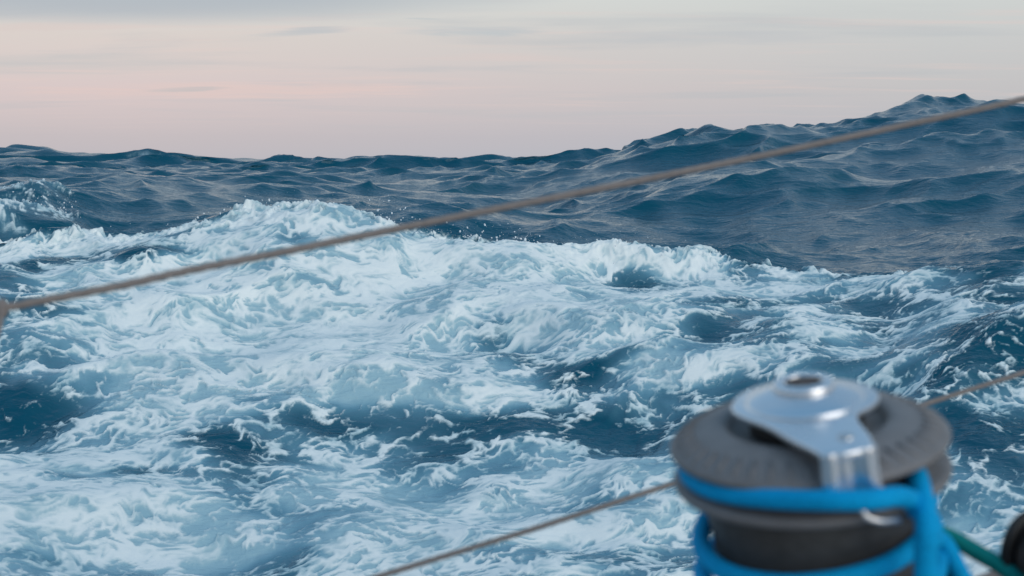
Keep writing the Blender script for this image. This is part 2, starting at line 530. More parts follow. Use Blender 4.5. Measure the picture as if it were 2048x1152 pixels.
foam = smooth(foam_f, 0.25, 0.98) * smooth(D, -.30, 0.05) * smooth(gate, .05, .45)
thick = smooth(foam_f * .75 + .30 * an(.30, 1.5, 17, CF_) + .22 * an(.14, 1.4, 18, CF_) + .14 * an(.065, 1.3, 19, CF_), 0.10, 0.95)
fbl = an(.95, 1.6, 11) * .44 + an(.48, 1.7, 12) * .40 + an(.23, 1.7, 13, CF_) * .2
aer = np.clip(blobs(AER)[FS] * gate * .7 + 0.90 * smooth(D + fbl * .55, 0.0, 0.62) * gate + 0.18 * an(.6, 1.4, 33) * gate * smooth(D, .0, .3), 0, 1)
# small whitecaps on the steep far crests
DZf = DZ[FS]
cap_noise = an(.30, 2.2, 61) * .6 + an(.12, 1.8, 62) * .5
cap = smooth(DZf + 0.10 * cap_noise, 0.33, 0.50) * smooth(Rg[FS], 17, 22) * smooth(an(3.5, 1.5, 63), 0.05, 0.45)
peaks = blobs([(1843, 200, 9, 4, 1.1), (1500, 254, 14, 5, .8), (1428, 258, 8, 4, .7), (1420, 285, 40, 10, .25), (280, 316, 20, 4, .4)])[FS]
cap = np.clip(cap * 0.7 + smooth(peaks + .5 * cap_noise, .55, .95), 0, 1)
foam = np.maximum(foam, cap * 0.85)

# --- froth relief
puff = lambda sc, sd, c: 1 - 2.0 * np.clip(np.abs(perlin(c[0] / (sc * 1.3), c[1] / sc, sd)), 0, .5)
billow = (1 - puff(.42, 71, CH)) * .5 + (1 - puff(.20, 72, CF_)) * .28 + (1 - puff(.10, 73, CF_)) * .16 + (1 - puff(.05, 74, CF_)) * .08
rel = 0.013 * smooth(foam, .1, .9) * billow + 0.006 * thick + 0.003 * foam
turb = (an(.9, 1.5, 81, C1) * .13 + an(.45, 1.5, 82, CH) * .062 + an(.22, 1.5, 83, CF_) * .012 + an(.11, 1.4, 84, CF_) * .003) * smooth(gate, .2, .9)
lip = np.exp(-((Rg[FS] - crestR_col) / 0.30) ** 2) * smooth(foam, .25, .8)
nx, ny = fx0, fy0
lumps = lambda s0: np.clip(perlin(nx / .34, ny / .34, s0) * .6 + perlin(nx / .15, ny / .15, s0 + 1) * .6 + perlin(nx / .07, ny / .07, s0 + 2) * .5 + perlin(nx / .035, ny / .035, s0 + 3) * .25, -.2, 1.3)
jag = lumps(91) * lip * 0.075 * np.interp(tpx, [0, 900, 1060, 1400], [1, 1, .4, .5])[None]
lip2 = left_cap * foam
jag = jag + lumps(131) * lip2 * 0.05
# short steep wind wavelets on the open water
wa_, wb_ = math.cos(wind), math.sin(wind)
wu, wv = wx[FS] * wa_ + wy[FS] * wb_, -wx[FS] * wb_ + wy[FS] * wa_
rid = lambda sc, st, sd: (1 - np.abs(perlin(wu / sc, wv / (sc * st), sd)) * 1.6).clip(0, 1) ** 2
openw = smooth(Rg[FS], 13.4, 15.5) * (1 - gate) * (0.5 + 0.9 * smooth(perlin(fx0 / 3.1, fy0 / 3.1, 171), -.3, .5))
wavelet = openw * (rid(.62, 3.0, 151) * .024 + rid(.31, 2.6, 152) * .010 * smooth(24 - Rg[FS], 0, 8) + rid(.15, 2.2, 153) * .005 * smooth(19 - Rg[FS], 0, 5)
                   + rid(1.5, 2.6, 154) * .05 * smooth(Rg[FS], 22, 40))
ripple = wavelet + (an(.10, 2.5, 96, C1) * .008 + an(.05, 2.2, 97, C1) * .004) * (1 - foam) * smooth(22 - Rg[FS], 0, 8)
Z = BZ + DZ
soften = 0.6 + 0.4 * smooth(Rg[FS], 8.6, 10.0)
Z[FS] += (rel + turb) * soften + jag + ripple
# keep the water clear of the hull
hullclear = smooth(np.hypot(X0 * 0.35, Y0), 1.6, 4.0)
Z = Z * hullclear + (-0.1) * (1 - hullclear)
XX = X0 + DXY[0] * hullclear
YY = Y0 + DXY[1] * hullclear

co = np.stack([XX, YY, Z], -1).reshape(-1, 3).astype(np.float32)
ii = np.arange(nR - 1)[:, None] * nT
jj = np.arange(nT)[None]
jn = (np.arange(nT) + 1) % nT
v00 = (ii + jj).ravel(); v01 = (ii + jn[None]).ravel(); v10 = v00 + nT; v11 = v01 + nT
quads = np.stack([v00, v10, v11, v01], -1).astype(np.int32)
sea_me = bpy.data.meshes.new('sea')
sea_me.vertices.add(len(co)); sea_me.vertices.foreach_set('co', co.ravel())
sea_me.loops.add(quads.size); sea_me.loops.foreach_set('vertex_index', quads.ravel())
sea_me.polygons.add(len(quads))
sea_me.polygons.foreach_set('loop_start', np.arange(0, quads.size, 4, dtype=np.int32))
sea_me.polygons.foreach_set('use_smooth', np.ones(len(quads), bool))
sea_me.update(calc_edges=True)


def attr(name, arr):
    full = np.zeros((nR, nT), np.float32)
    full[FS] = arr
    a = sea_me.attributes.new(name, 'FLOAT', 'POINT')
    a.data.foreach_set('value', full.ravel())


attr('foam', foam); attr('aer', aer); attr('thick', thick)
sea = bpy.data.objects.new('sea', sea_me)
COL.objects.link(sea)
sea['kind'] = 'structure'
sea['label'] = 'rough blue-green sea with churned white foam and swell'


# ------------------------------------------------------------------ materials
def new_mat(name):
    m = bpy.data.materials.new(name)
    m.use_nodes = True
    t = m.node_tree
    return m, t, t.nodes['Principled BSDF']


def simple(name, col, rough=0.5, metal=0.0, nscale=60, namp=0.12, bump=0.0, ior=1.45, coords='Object', var=None):
    m, t, b = new_mat(name)
    tc = N(t, 'ShaderNodeTexCoord')
    n = N(t, 'ShaderNodeTexNoise')
    n.inputs['Scale'].default_value = nscale
    n.inputs['Detail'].default_value = 5
    L(t, tc.outputs[coords], n.inputs['Vector'])
    c2 = var or tuple(max(0, v * (1 - 2.2 * namp)) for v in col[:3]) + (1,)
    c1 = tuple(min(1, v * (1 + namp)) for v in col[:3]) + (1,)
    L(t, mixc(t, sstep(t, n.outputs[0], .35, .7), c1, c2), b.inputs['Base Color'])
    L(t, mth(t, 'MULTIPLY_ADD', n.outputs[0], 0.25, rough - 0.12, clamp=True), b.inputs['Roughness'])
    b.inputs['Metallic'].default_value = metal
    b.inputs['IOR'].default_value = ior
    if bump:
        bp = N(t, 'ShaderNodeBump')
        bp.inputs['Strength'].default_value = bump
        bp.inputs['Distance'].default_value = 0.002
        L(t, n.outputs[0], bp.inputs['Height'])
        L(t, bp.outputs[0], b.inputs['Normal'])
    return m


def sea_material():
    m, t, b = new_mat('sea_water')
    tc = N(t, 'ShaderNodeTexCoord')
    fo = N(t, 'ShaderNodeAttribute', attribute_name='foam').outputs['Fac']
    ae = N(t, 'ShaderNodeAttribute', attribute_name='aer').outputs['Fac']
    th = N(t, 'ShaderNodeAttribute', attribute_name='thick').outputs['Fac']

    def noise(scale, rot, stretch, detail=3, rough=.55):
        mp = N(t, 'ShaderNodeMapping')
        mp.inputs['Rotation'].default_value = (0, 0, rot)
        mp.inputs['Scale'].default_value = (scale / stretch, scale, scale)
        L(t, tc.outputs['Object'], mp.inputs[0])
        n = N(t, 'ShaderNodeTexNoise')
        n.inputs['Scale'].default_value = 1
        n.inputs['Detail'].default_value = detail
        n.inputs['Roughness'].default_value = rough
        n.inputs['Distortion'].default_value = 0.4
        L(t, mp.outputs[0], n.inputs['Vector'])
        return n.outputs[0]
    rip = noise(5.5, -0.65, 2.4, 4)
    rip2 = noise(17, -0.5, 1.8, 3)
    fz = noise(34, -0.64, 1.6, 3, .6)
    # water body
    deep = mixc(t, noise(.35, 0, 1, 2), (0.0020, 0.068, 0.122, 1), (0.0016, 0.080, 0.124, 1))
    body = mixc(t, sstep(t, ae, 0.55, 1.0), mixc(t, mth(t, 'MULTIPLY', ae, 1.35, clamp=True), deep, (0.16, 0.35, 0.45, 1)), (0.37, 0.56, 0.62, 1))
    L(t, body, b.inputs['Base Color'])
    b.inputs['IOR'].default_value = 1.333
    b.inputs['Specular Tint'].default_value = (0.74, 0.90, 1.0, 1)
    L(t, mth(t, 'MULTIPLY_ADD', ae, 0.30, 0.10), b.inputs['Roughness'])
    bh = mth(t, 'MULTIPLY_ADD', rip2, 0.35, rip)
    bp = N(t, 'ShaderNodeBump')
    bp.inputs['Strength'].default_value = 0.5
    bp.inputs['Distance'].default_value = 0.07
    L(t, bh, bp.inputs['Height'])
    L(t, bp.outputs[0], b.inputs['Normal'])
    # foam
    f = N(t, 'ShaderNodeBsdfPrincipled')
    L(t, mixc(t, th, (0.42, 0.60, 0.64, 1), (0.90, 0.935, 0.905, 1)), f.inputs['Base Color'])
    f.inputs['Roughness'].default_value = 0.75
    f.inputs['IOR'].default_value = 1.2
    bp2 = N(t, 'ShaderNodeBump')
    bp2.inputs['Strength'].default_value = 0.18
    bp2.inputs['Distance'].default_value = 0.02
    L(t, fz, bp2.inputs['Height'])
    L(t, bp2.outputs[0], f.inputs['Normal'])
    fz2 = noise(85, -0.4, 1.5, 3, .65)
    fac = mth(t, 'MULTIPLY_ADD', mth(t, 'SUBTRACT', fz, .5), 0.75, fo)
    fac = mth(t, 'MULTIPLY_ADD', mth(t, 'SUBTRACT', fz2, .5), 0.55, fac)
    fac = mth(t, 'MULTIPLY', sstep(t, fac, 0.05, 0.95), sstep(t, fo, 0.02, 0.15))
    mx = N(t, 'ShaderNodeMixShader')
    L(t, fac, mx.inputs[0]); L(t, b.outputs[0], mx.inputs[1]); L(t, f.outputs[0], mx.inputs[2])
    L(t, mx.outputs[0], t.nodes['Material Output'].inputs[0])
    return m


sea_me.materials.append(sea_material())
M_GREY = simple('winch_grey_composite', (0.185, 0.180, 0.182), 0.5, 0, 60, .05, .08)
M_DRUM = simple('winch_drum_bronze_grey', (0.062, 0.061, 0.060), 0.5, 0.2, 120, .07, .1)
M_DARK = simple('painted_recess_shade', (0.016, 0.017, 0.018), 0.6, 0, 80, .2)  # near-black that paints shade into the gaps between winch parts
M_CHROME = simple('worn_chrome', (0.80, 0.81, 0.83), 0.27, 1.0, 14, .05)
M_RUST = simple('salt_stained_bronze', (0.10, 0.06, 0.045), 0.5, 0.6, 120, .3)
M_WHITE = simple('white_gelcoat', (0.72, 0.72, 0.70), 0.3, 0, 6, .03)
M_TEAK = simple('weathered_teak', (0.30, 0.22, 0.18), 0.7, 0, 40, .08, .3)
M_STEEL = simple('stainless_steel', (0.62, 0.62, 0.62), 0.25, 1.0, 30, .05)
M_BLACK = simple('black_plastic', (0.012, 0.012, 0.013), 0.5, 0, 60, .2)
M_BROWN = simple('brown_sheave', (0.055, 0.042, 0.036), 0.55, 0.1, 60, .25)


def rope_mat(name, col, rough=0.75):
    m, t, b = new_mat(name)
    tc = N(t, 'ShaderNodeTexCoord')
    v = N(t, 'ShaderNodeTexVoronoi')
    v.inputs['Scale'].default_value = 420
    L(t, tc.outputs['Object'], v.inputs['Vector'])
    n = N(t, 'ShaderNodeTexNoise')
    n.inputs['Scale'].default_value = 35
    n.inputs['Detail'].default_value = 4
    L(t, tc.outputs['Object'], n.inputs['Vector'])
    c2 = tuple(x * .6 for x in col[:3]) + (1,)
    L(t, mixc(t, mth(t, 'MULTIPLY_ADD', n.outputs[0], .7, mth(t, 'MULTIPLY', v.outputs['Distance'], .5), clamp=True), tuple(col[:3]) + (1,), c2), b.inputs['Base Color'])
    b.inputs['Roughness'].default_value = rough
    b.inputs['Specular IOR Level'].default_value = 0.12
    bp = N(t, 'ShaderNodeBump')
    bp.inputs['Strength'].default_value = 0.5
    bp.inputs['Distance'].default_value = 0.001
    L(t, v.outputs['Distance'], bp.inputs['Height'])
    L(t, bp.outputs[0], b.inputs['Normal'])
    return m


M_BLUE = rope_mat('blue_braided_rope', (0.0, 0.43, 0.86))
M_TEAL = rope_mat('teal_braided_rope', (0.006, 0.30, 0.29))
M_TAN = rope_mat('tan_weathered_rope', (0.32, 0.28, 0.26))


# ------------------------------------------------------------------ mesh helpers
def mesh_obj(name, verts, faces, mat, parent=None, smooth_=True, bevel=0):
    me = bpy.data.meshes.new(name)
    me.from_pydata([tuple(v) for v in verts], [], [tuple(f) for f in faces])
    bm = bmesh.new(); bm.from_mesh(me)
    bmesh.ops.recalc_face_normals(bm, faces=bm.faces)
    bm.to_mesh(me); bm.free()
    me.materials.append(mat)
    if smooth_:
        me.polygons.foreach_set('use_smooth', [True] * len(me.polygons))
    o = bpy.data.objects.new(name, me)
    COL.objects.link(o)
    if parent:
        o.parent = parent
    if bevel:
        b = o.modifiers.new('bevel', 'BEVEL'); b.width = bevel; b.segments = 3; b.limit_method = 'ANGLE'
        b.angle_limit = R_(35)
    return o


def tag(o, label, cat, group=None, kind=None):
    if kind:
        o['kind'] = kind
    o['label'] = label
    if cat:
        o['category'] = cat
    if group:
        o['group'] = group
    return o


def lathe(prof, n=96, closed=False):
    prof = np.array(prof, float)
    a = np.arange(n) / n * 2 * math.pi
    v = np.stack([prof[:, 0][:, None] * np.cos(a), prof[:, 0][:, None] * np.sin(a), np.repeat(prof[:, 1][:, None], n, 1)], -1).reshape(-1, 3)
    f = []
    m = len(prof)
    for i in range(m if closed else m - 1):
        for j in range(n):
            k = (i + 1) % m
            f.append((i * n + j, i * n + (j + 1) % n, k * n + (j + 1) % n, k * n + j))
    if not closed:
        f.append(tuple(range(n - 1, -1, -1))); f.append(tuple((m - 1) * n + j for j in range(n)))
    return v, f


def soft(prof, it=2):
    """round the corners of a profile"""
    p = np.array(prof, float)
    for _ in range(it):
        q = [p[0]]
        for a, b in zip(p[:-1], p[1:]):
            q += [a * .75 + b * .25, a * .25 + b * .75]
        q.append(p[-1]); p = np.array(q)
    return p


def extrude(poly, z0, z1):
    n = len(poly)
    zf0 = z0 if callable(z0) else (lambda x, y: z0)
    zf1 = z1 if callable(z1) else (lambda x, y: z1)
    v = [(x, y, zf0(x, y)) for x, y in poly] + [(x, y, zf1(x, y)) for x, y in poly]
    f = [tuple(range(n - 1, -1, -1)), tuple(range(n, 2 * n))]
    f += [(i, (i + 1) % n, n + (i + 1) % n, n + i) for i in range(n)]
    return v, f


def catmull(pts, sub=10):
    p = np.array(pts, float)
    p = np.vstack([2 * p[0] - p[1], p, 2 * p[-1] - p[-2]])
    out = []
    for i in range(1, len(p) - 2):
        t = np.linspace(0, 1, sub, endpoint=False)[:, None]
        a, b, c, d = p[i - 1], p[i], p[i + 1], p[i + 2]
        out.append(.5 * ((2 * b) + (-a + c) * t + (2 * a - 5 * b + 4 * c - d) * t ** 2 + (-a + 3 * b - 3 * c + d) * t ** 3))
    out.append(p[-2][None])
    return np.vstack(out)


def sweep(path, r, n=20, lobes=0, lobe=0.0, pitch=0.05, phase=0):
    path = np.array(path, float)
    tg = np.gradient(path, axis=0); tg /= np.linalg.norm(tg, axis=1)[:, None]
    up = np.array([0, 0, 1.0]) if abs(tg[0][2]) < .9 else np.array([1.0, 0, 0])
    nrm = np.cross(tg[0], up); nrm /= np.linalg.norm(nrm)
    s = np.concatenate([[0], np.cumsum(np.linalg.norm(np.diff(path, axis=0), axis=1))])
    v = []
    for i, p in enumerate(path):
        nrm = nrm - tg[i] * np.dot(nrm, tg[i]); nrm /= np.linalg.norm(nrm)
        bi = np.cross(tg[i], nrm)
        a = np.arange(n) / n * 2 * math.pi
        rr = r * (1 + lobe * np.abs(np.cos(lobes * .5 * (a + phase) + s[i] / pitch * math.pi))) if lobes else np.full(n, r)
        v.append(p + (np.cos(a) * rr)[:, None] * nrm + (np.sin(a) * rr)[:, None] * bi)
    m = len(path)
    v = np.vstack(v)
    f = [(i * n + j, i * n + (j + 1) % n, (i + 1) * n + (j + 1) % n, (i + 1) * n + j) for i in range(m - 1) for j in range(n)]
    f.append(tuple(range(n - 1, -1, -1))); f.append(tuple((m - 1) * n + j for j in range(n)))
    return v, f


def joinvf(parts):
    V, F, o = [], [], 0
    for v, f in parts:
        V += [tuple(x) for x in v]; F += [tuple(i + o for i in q) for q in f]; o += len(v)
    return V, F


# ------------------------------------------------------------------ boat frame (heeled and pitched)
bu = cdir(.95, .44, .221); bu /= np.linalg.norm(bu)             # along the rail
bn = cdir(-.12, -.218, .97); bn -= bu * np.dot(bn, bu); bn /= np.linalg.norm(bn)   # up from the deck
bw = np.cross(bn, bu); bw /= np.linalg.norm(bw)                  # outboard
if bw[1] < 0:
    bw = -bw

# winch frame
PXM = 0.87 / FPX                       # metres per photograph pixel at the winch
WO = pix(1615, 872, 0.87)
wn = bn
view = WO - CPOS; view /= np.linalg.norm(view)
wf = -(view - wn * np.dot(view, wn)); wf /= np.linalg.norm(wf)   # towards the viewer
wr = np.cross(wn, -wf) * -1
wr = np.cross(-wf, wn); wr /= np.linalg.norm(wr)
if wr[0] < 0:
    wr = -wr
BASE = -545.0
wl = lambda x, y, z: WO + (wr * x + wf * y + wn * z) * PXM       # winch-local photograph pixels to world
WM = Matrix(((wr[0], wf[0], wn[0]), (wr[1], wf[1], wn[1]), (wr[2], wf[2], wn[2])))
winch = bpy.data.objects.new('sheet_winch', None)
COL.objects.link(winch)
wb = wl(0, 0, BASE)
winch.matrix_world = Matrix.Translation(Vector(wb)) @ WM.to_4x4()
tag(winch, 'grey self-tailing sheet winch with chrome arm, wrapped in blue rope', 'winch')


def wpart(name, vf, mat, parent=winch, bevel=0, sm=True):
    v = np.array(vf[0], float)
    v[:, 2] -= BASE
    return mesh_obj(name, v * PXM, vf[1], mat, parent, sm, bevel * PXM)


# parts are in the winch's own axes (x right, y to the viewer, z up the spindle)
wpart('drum', lathe(soft([(216, -92), (214, -140), (206, -200), (204, -300), (212, -380), (232, -430), (262, -455)]), 112), M_DRUM)
wpart('base_flange', lathe(soft([(262, -455), (285, -462), (288, -500), (290, -545)], 1), 96), M_DRUM)
wpart('lower_jaw', lathe(soft([(150, -34), (168, -44), (240, -58), (268, -62), (276, -70), (270, -84), (246, -96), (222, -104), (206, -110)]), 112), M_GREY)
crown = wpart('crown', lathe(soft([(96, 14), (146, 18), (158, 36), (172, 40), (205, 34), (252, 16), (270, 6), (277, -3), (272, -14), (240, -16), (170, -26), (130, -34)]), 128), M_GREY)
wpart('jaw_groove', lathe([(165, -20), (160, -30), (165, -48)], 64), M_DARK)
# short slanted teeth round the rim of the crown
tooth_me = None
for k in range(44):
    a = k / 44 * 2 * math.pi
    if tooth_me is None:
        v = []
        for (rr, zz, w) in ((264, 8, 4.5), (244, 18, 5.0), (224, 26, 4.2)):
            for s, h in ((-1, -3), (-.6, 5.5), (.6, 5.5), (1, -3)):
                v.append(((rr) * PXM, (s * w + (262 - rr) * .22) * PXM, (zz + h - BASE) * PXM))
        f = [(i * 4 + j, i * 4 + j + 1, i * 4 + 5 + j, i * 4 + 4 + j) for i in range(2) for j in range(3)]
        f += [(0, 1, 2, 3), (11, 10, 9, 8), (3, 7, 4, 0), (7, 11, 8, 4)]
        t0 = mesh_obj('rib', v, f, M_GREY, winch, True)
        tooth_me = t0.data
        t0.rotation_euler = (0, 0, a)
    else:
        t1 = bpy.data.objects.new('rib', tooth_me)
        COL.objects.link(t1); t1.parent = winch; t1.rotation_euler = (0, 0, a)
wpart('spindle_collar', lathe(soft([(112, 12), (114, 60), (96, 64)], 1), 72), M_DARK)  # collar coloured dark to deepen the shaded gap under the arm

# chrome self-tailing arm: cap, plate reaching to the viewer, folded down over the rim
pl = [(-146, 10), (-138, 48), (-112, 88), (-70, 140), (-36, 204), (2, 258), (18, 284), (34, 295), (62, 294), (92, 282), (110, 262), (116, 236),
      (110, 200), (98, 150), (94, 112), (102, 84), (126, 58), (142, 24), (146, -16), (136, -56), (112, -94), (74, -124), (28, -142), (-24, -142),
      (-72, -126), (-110, -96), (-136, -54)]
pl = soft(pl + [pl[0]], 1)[:-1]
pl = [tuple(p) for p in pl]
topz = lambda x, y: 77 - max(0, y - 120) * 0.045
arm = wpart('tailing_arm', extrude(pl, lambda x, y: topz(x, y) - 15, topz), M_CHROME, bevel=5)
# folded leg with flutes
v, n_ = [], 26
prof = []
a0, a1 = math.atan2(288, 18), math.atan2(250, 118)
zs = [68, 58, 20, -5, -24, -32, -36]
for zi, z in enumerate(zs):
    for s in (0, 1):
        row = []
        for k in range(n_):
            t = k / (n_ - 1)
            a = a0 + (a1 - a0) * t - (0.10 * max(0, -z) / 90)
            rad = 289 - 12 * t + 7.0 * math.sin(t * math.pi * 3.0) + (68 - z) * .10 + (6 if s else -8) + (4 if (zi in (5, 6)) else 0)
            row.append((rad * math.cos(a), rad * math.sin(a), z))
        v += row
f = []
idx = lambda zi, s, k: (zi * 2 + s) * n_ + k
for zi in range(len(zs) - 1):
    for k in range(n_ - 1):
        f.append((idx(zi, 1, k), idx(zi, 1, k + 1), idx(zi + 1, 1, k + 1), idx(zi + 1, 1, k)))
        f.append((idx(zi, 0, k), idx(zi, 0, k + 1), idx(zi + 1, 0, k + 1), idx(zi + 1, 0, k)))
    for k in (0, n_ - 1):
        f.append((idx(zi, 0, k), idx(zi, 1, k), idx(zi + 1, 1, k), idx(zi + 1, 0, k)))
for zi in (0, len(zs) - 1):
    for k in range(n_ - 1):
        f.append((idx(zi, 0, k), idx(zi, 0, k + 1), idx(zi, 1, k + 1), idx(zi, 1, k)))
wpart('arm_leg', (v, f), M_CHROME, arm, bevel=2)
# feeder lip at the foot of the arm, curling to the right
lp = catmull([(80, 283, -28), (92, 286, -56), (114, 278, -70), (136, 262, -78), (152, 248, -84)], 8)
v, f = sweep(lp, 6, 12)
wpart('feeder_lip', (v, f), M_CHROME, arm)
wpart('cap_disc', lathe(soft([(118, 76), (114, 82), (100, 89), (76, 97), (58, 102), (0.5, 102)], 2), 96), M_CHROME, arm)
sk = wpart('handle_socket', lathe(soft([(62, 99), (62, 112), (52, 119), (40, 118), (37, 112), (36, 66)], 1), 72), M_CHROME)
star = []
for k in range(16):
    a = k / 16 * 2 * math.pi
    rr = 33 if k % 2 == 0 else 26
    star.append((rr * math.cos(a), rr * math.sin(a)))
wpart('socket_star', extrude(star, 94, 116), M_RUST, sk, sm=False)
wpart('maker_plate', extrude([(34, 56), (72, 50), (78, 66), (56, 80), (40, 74)], 85, lambda x, y: 103 - .18 * math.hypot(x, y)), M_RUST, arm)
wpart('arm_screw', lathe(soft([(16, 66), (16, 74), (12, 77), (1, 77)], 1), 28), M_STEEL, arm).location = Vector((68, 220, 0)) * PXM

# ------------------------------------------------------------------ ropes on and round the winch
main = [(-60, -236, -38), (-180, -160, -38), (-240, -40, -38), (-238, 70, -38), (-205, 146, -37), (-152, 208, -32), (-70, 272, -20), (30, 318, -10), (105, 316, -13),
        (150, 270, -28), (178, 216, -60), (190, 165, -100), (222, 60, -124), (222, -90, -134), (100, -216, -150), (-70, -228, -168), (-196, -128, -188),
        (-232, 10, -206), (-192, 130, -216), (-100, 213, -212), (10, 236, -204), (115, 206, -194), (190, 128, -186), (230, 20, -192), (190, -140, -210),
        (30, -234, -232), (-140, -188, -256), (-228, -50, -276), (-222, 70, -284), (-140, 186, -286), (0, 233, -284), (140, 186, -280), (222, 70, -280),
        (240, -30, -282), (262, -60, -320), (290, -70, -380), (350, -100, -480), (440, -140, -519)]
tail = [(110, -60, -38), (170, 40, -40), (192, 110, -42), (197, 180, -56), (198, 252, -92), (191, 272, -160), (182, 280, -280), (184, 284, -380),
        (225, 300, -480), (280, 340, -518), (420, 360, -520)]
third = [(222, 30, -226), (238, -20, -240), (256, -24, -262), (284, -20, -330), (322, -20, -410), (372, -40, -505), (430, -100, -519)]
wrl = lambda pts, sub=8: catmull([wl(*p) for p in pts], sub)
V, F = joinvf([sweep(wrl(main), 19 * PXM, 16, 0), sweep(wrl(tail), 21.5 * PXM, 18, 0), sweep(wrl(third), 19 * PXM, 16, 0)])
blue = mesh_obj('sheet_rope', V, F, M_BLUE)
tag(blue, 'bright blue braided rope wound round the grey winch', 'rope')

tpts = [pix(1700, 1050, 1.02), pix(1780, 1044, 1.0), pix(1850, 1056, .985), pix(1905, 1077, .975), pix(1960, 1108, .965), pix(2010, 1138, .955), pix(2070, 1190, .945), pix(2160, 1290, .95)]
teal = mesh_obj('teal_line', *sweep(catmull(tpts, 10), 0.0058, 16), M_TEAL)
tag(teal, 'thin teal green line running from behind the winch to lower right', 'rope')

# ------------------------------------------------------------------ lifelines
up_pix = [(-900, 775, .93), (-400, 685, 1.015), (0, 617, 1.10), (60, 606, 1.112), (243, 571, 1.145), (382, 540, 1.175), (590, 499, 1.215), (900, 436, 1.28), (1200, 377, 1.345), (1500, 316, 1.41), (1800, 252, 1.48),
          (2048, 198, 1.54), (2600, 70, 1.70), (3300, -90, 1.95)]
lo_pix = [(-900, 1675, .93), (-120, 1430, 1.08), (300, 1298, 1.15), (760, 1152, 1.24), (1060, 1060, 1.30), (1350, 966, 1.365), (1700, 856, 1.45), (2048, 745, 1.54), (2600, 572, 1.70), (3300, 352, 1.95)]
upP = catmull([pix(*p) for p in up_pix], 40)
loP = catmull([pix(*p) for p in lo_pix], 40)
ul = mesh_obj('upper_lifeline', *sweep(upP, 0.0029, 15, 3, .25, .016), M_TAN)
tag(ul, 'upper tan lifeline rope crossing the view above the breaking foam', 'lifeline', 'rope lifelines along the rail')
ll = mesh_obj('lower_lifeline', *sweep(loP, 0.0023, 15, 3, .25, .012), M_TAN)
tag(ll, 'lower thin brown lifeline rope passing behind the winch', 'lifeline', 'rope lifelines along the rail')
# lashing at the left end of the upper lifeline
kn = []
for k in range(60):
    a = k / 60 * 2 * math.pi * 3
    c = pix(2 + 16 * (k / 60 - .5), 617 - 3 * (k / 60 - .5), 1.10)
    kn.append(c + bn * math.cos(a) * 0.0056 + bw * math.sin(a) * 0.0056)
kn = np.vstack([kn, [pix(0, 650, 1.09), pix(-12, 690, 1.085), pix(-20, 740, 1.085)]])
lash = mesh_obj('lashing_knot', *sweep(catmull(kn, 4), 0.0021, 10), M_TAN)
tag(lash, 'brown lashing knotted round the upper lifeline at the left edge', 'knot')

# ------------------------------------------------------------------ the boat under it all (nearly all below the frame)
boat = bpy.data.objects.new('sailboat', None)
COL.objects.link(boat)
BM = Matrix(((bu[0], bw[0], bn[0]), (bu[1], bw[1], bn[1]), (bu[2], bw[2], bn[2])))
boat.matrix_world = Matrix.Translation(Vector(wb)) @ BM.to_4x4()
tag(boat, 'sailboat rail with teak-capped coaming at lower right corner under the winch', 'sailboat')
toB = lambda p: np.array(BM.transposed() @ Vector(np.array(p) - wb))


def bbox_part(name, x0, x1, y0, y1, z0, z1, mat, bevel=.006, parent=None):
    v = [(x, y, z) for z in (z0, z1) for x, y in ((x0, y0), (x1, y0), (x1, y1), (x0, y1))]
    f = [(3, 2, 1, 0), (4, 5, 6, 7), (0, 1, 5, 4), (1, 2, 6, 5), (2, 3, 7, 6), (3, 0, 4, 7)]
    return mesh_obj(name, v, f, mat, parent or boat, False, bevel)


lo_mid = toB(pix(1350, 966, 1.365)); up_mid = toB(pix(1200, 377, 1.345))
rail_y = (lo_mid[1] + up_mid[1]) / 2
deck_z = up_mid[2] - 0.62
cap_edge = toB(pix(1950, 1140, 1.03))
cap_y = cap_edge[1]
coam = bbox_part('coaming', -1.6, 2.2, -0.12, cap_y - .01, deck_z + .003, -0.028, M_WHITE, .01)
bbox_part('coaming_cap', -1.6, 2.2, -0.14, cap_y, -0.025, 0.0, M_TEAK, .006, coam)
deck = bbox_part('side_deck', -1.8, 2.4, -0.6, rail_y + .05, deck_z - .05, deck_z, M_WHITE, .01)
bbox_part('toe_rail', -1.8, 2.4, rail_y + .012, rail_y + .045, deck_z + .002, deck_z + .04, M_TEAK, .005)
# hull topsides, flaring inwards towards the water
hv, hf = [], []
for i, (yy, zz) in enumerate(((rail_y + .05, deck_z - .052), (rail_y + .02, deck_z - .45), (rail_y - .10, deck_z - .95), (rail_y - .45, deck_z - 1.5), (-1.2, deck_z - 1.8), (-1.2, deck_z - .052))):
    for k in range(9):
        hv.append((-1.8 + 4.2 * k / 8, yy, zz))
for i in range(6):
    for k in range(8):
        a, b = i * 9, ((i + 1) % 6) * 9
        hf.append((a + k, a + k + 1, b + k + 1, b + k))
hf.append(tuple(i * 9 for i in range(6))); hf.append(tuple(i * 9 + 8 for i in range(5, -1, -1)))
mesh_obj('hull', hv, hf, M_WHITE, boat, True)


def stanchion(at_up, at_lo):
    top = toB(at_up); low = toB(at_lo)
    y = (top[1] + low[1]) / 2
    pth = [(top[0], y, deck_z), (top[0], y, deck_z + .3), (top[0], y, top[2] + .02)]
    s = mesh_obj('stanchion', *sweep(catmull(pth, 6), 0.0125, 20), M_STEEL, boat)
    v, f = lathe(soft([(.034, 0), (.034, .008), (.02, .014), (.018, .05)], 1), 32)
    v = np.array(v) + np.array([top[0], y, deck_z + .001])
    mesh_obj('stanchion_base', v, f, M_STEEL, s)


stanchion(upP[-1] - bu * .03, loP[-1] - bu * .03)
stanchion(upP[0] + bu * .02, loP[0] + bu * .02)

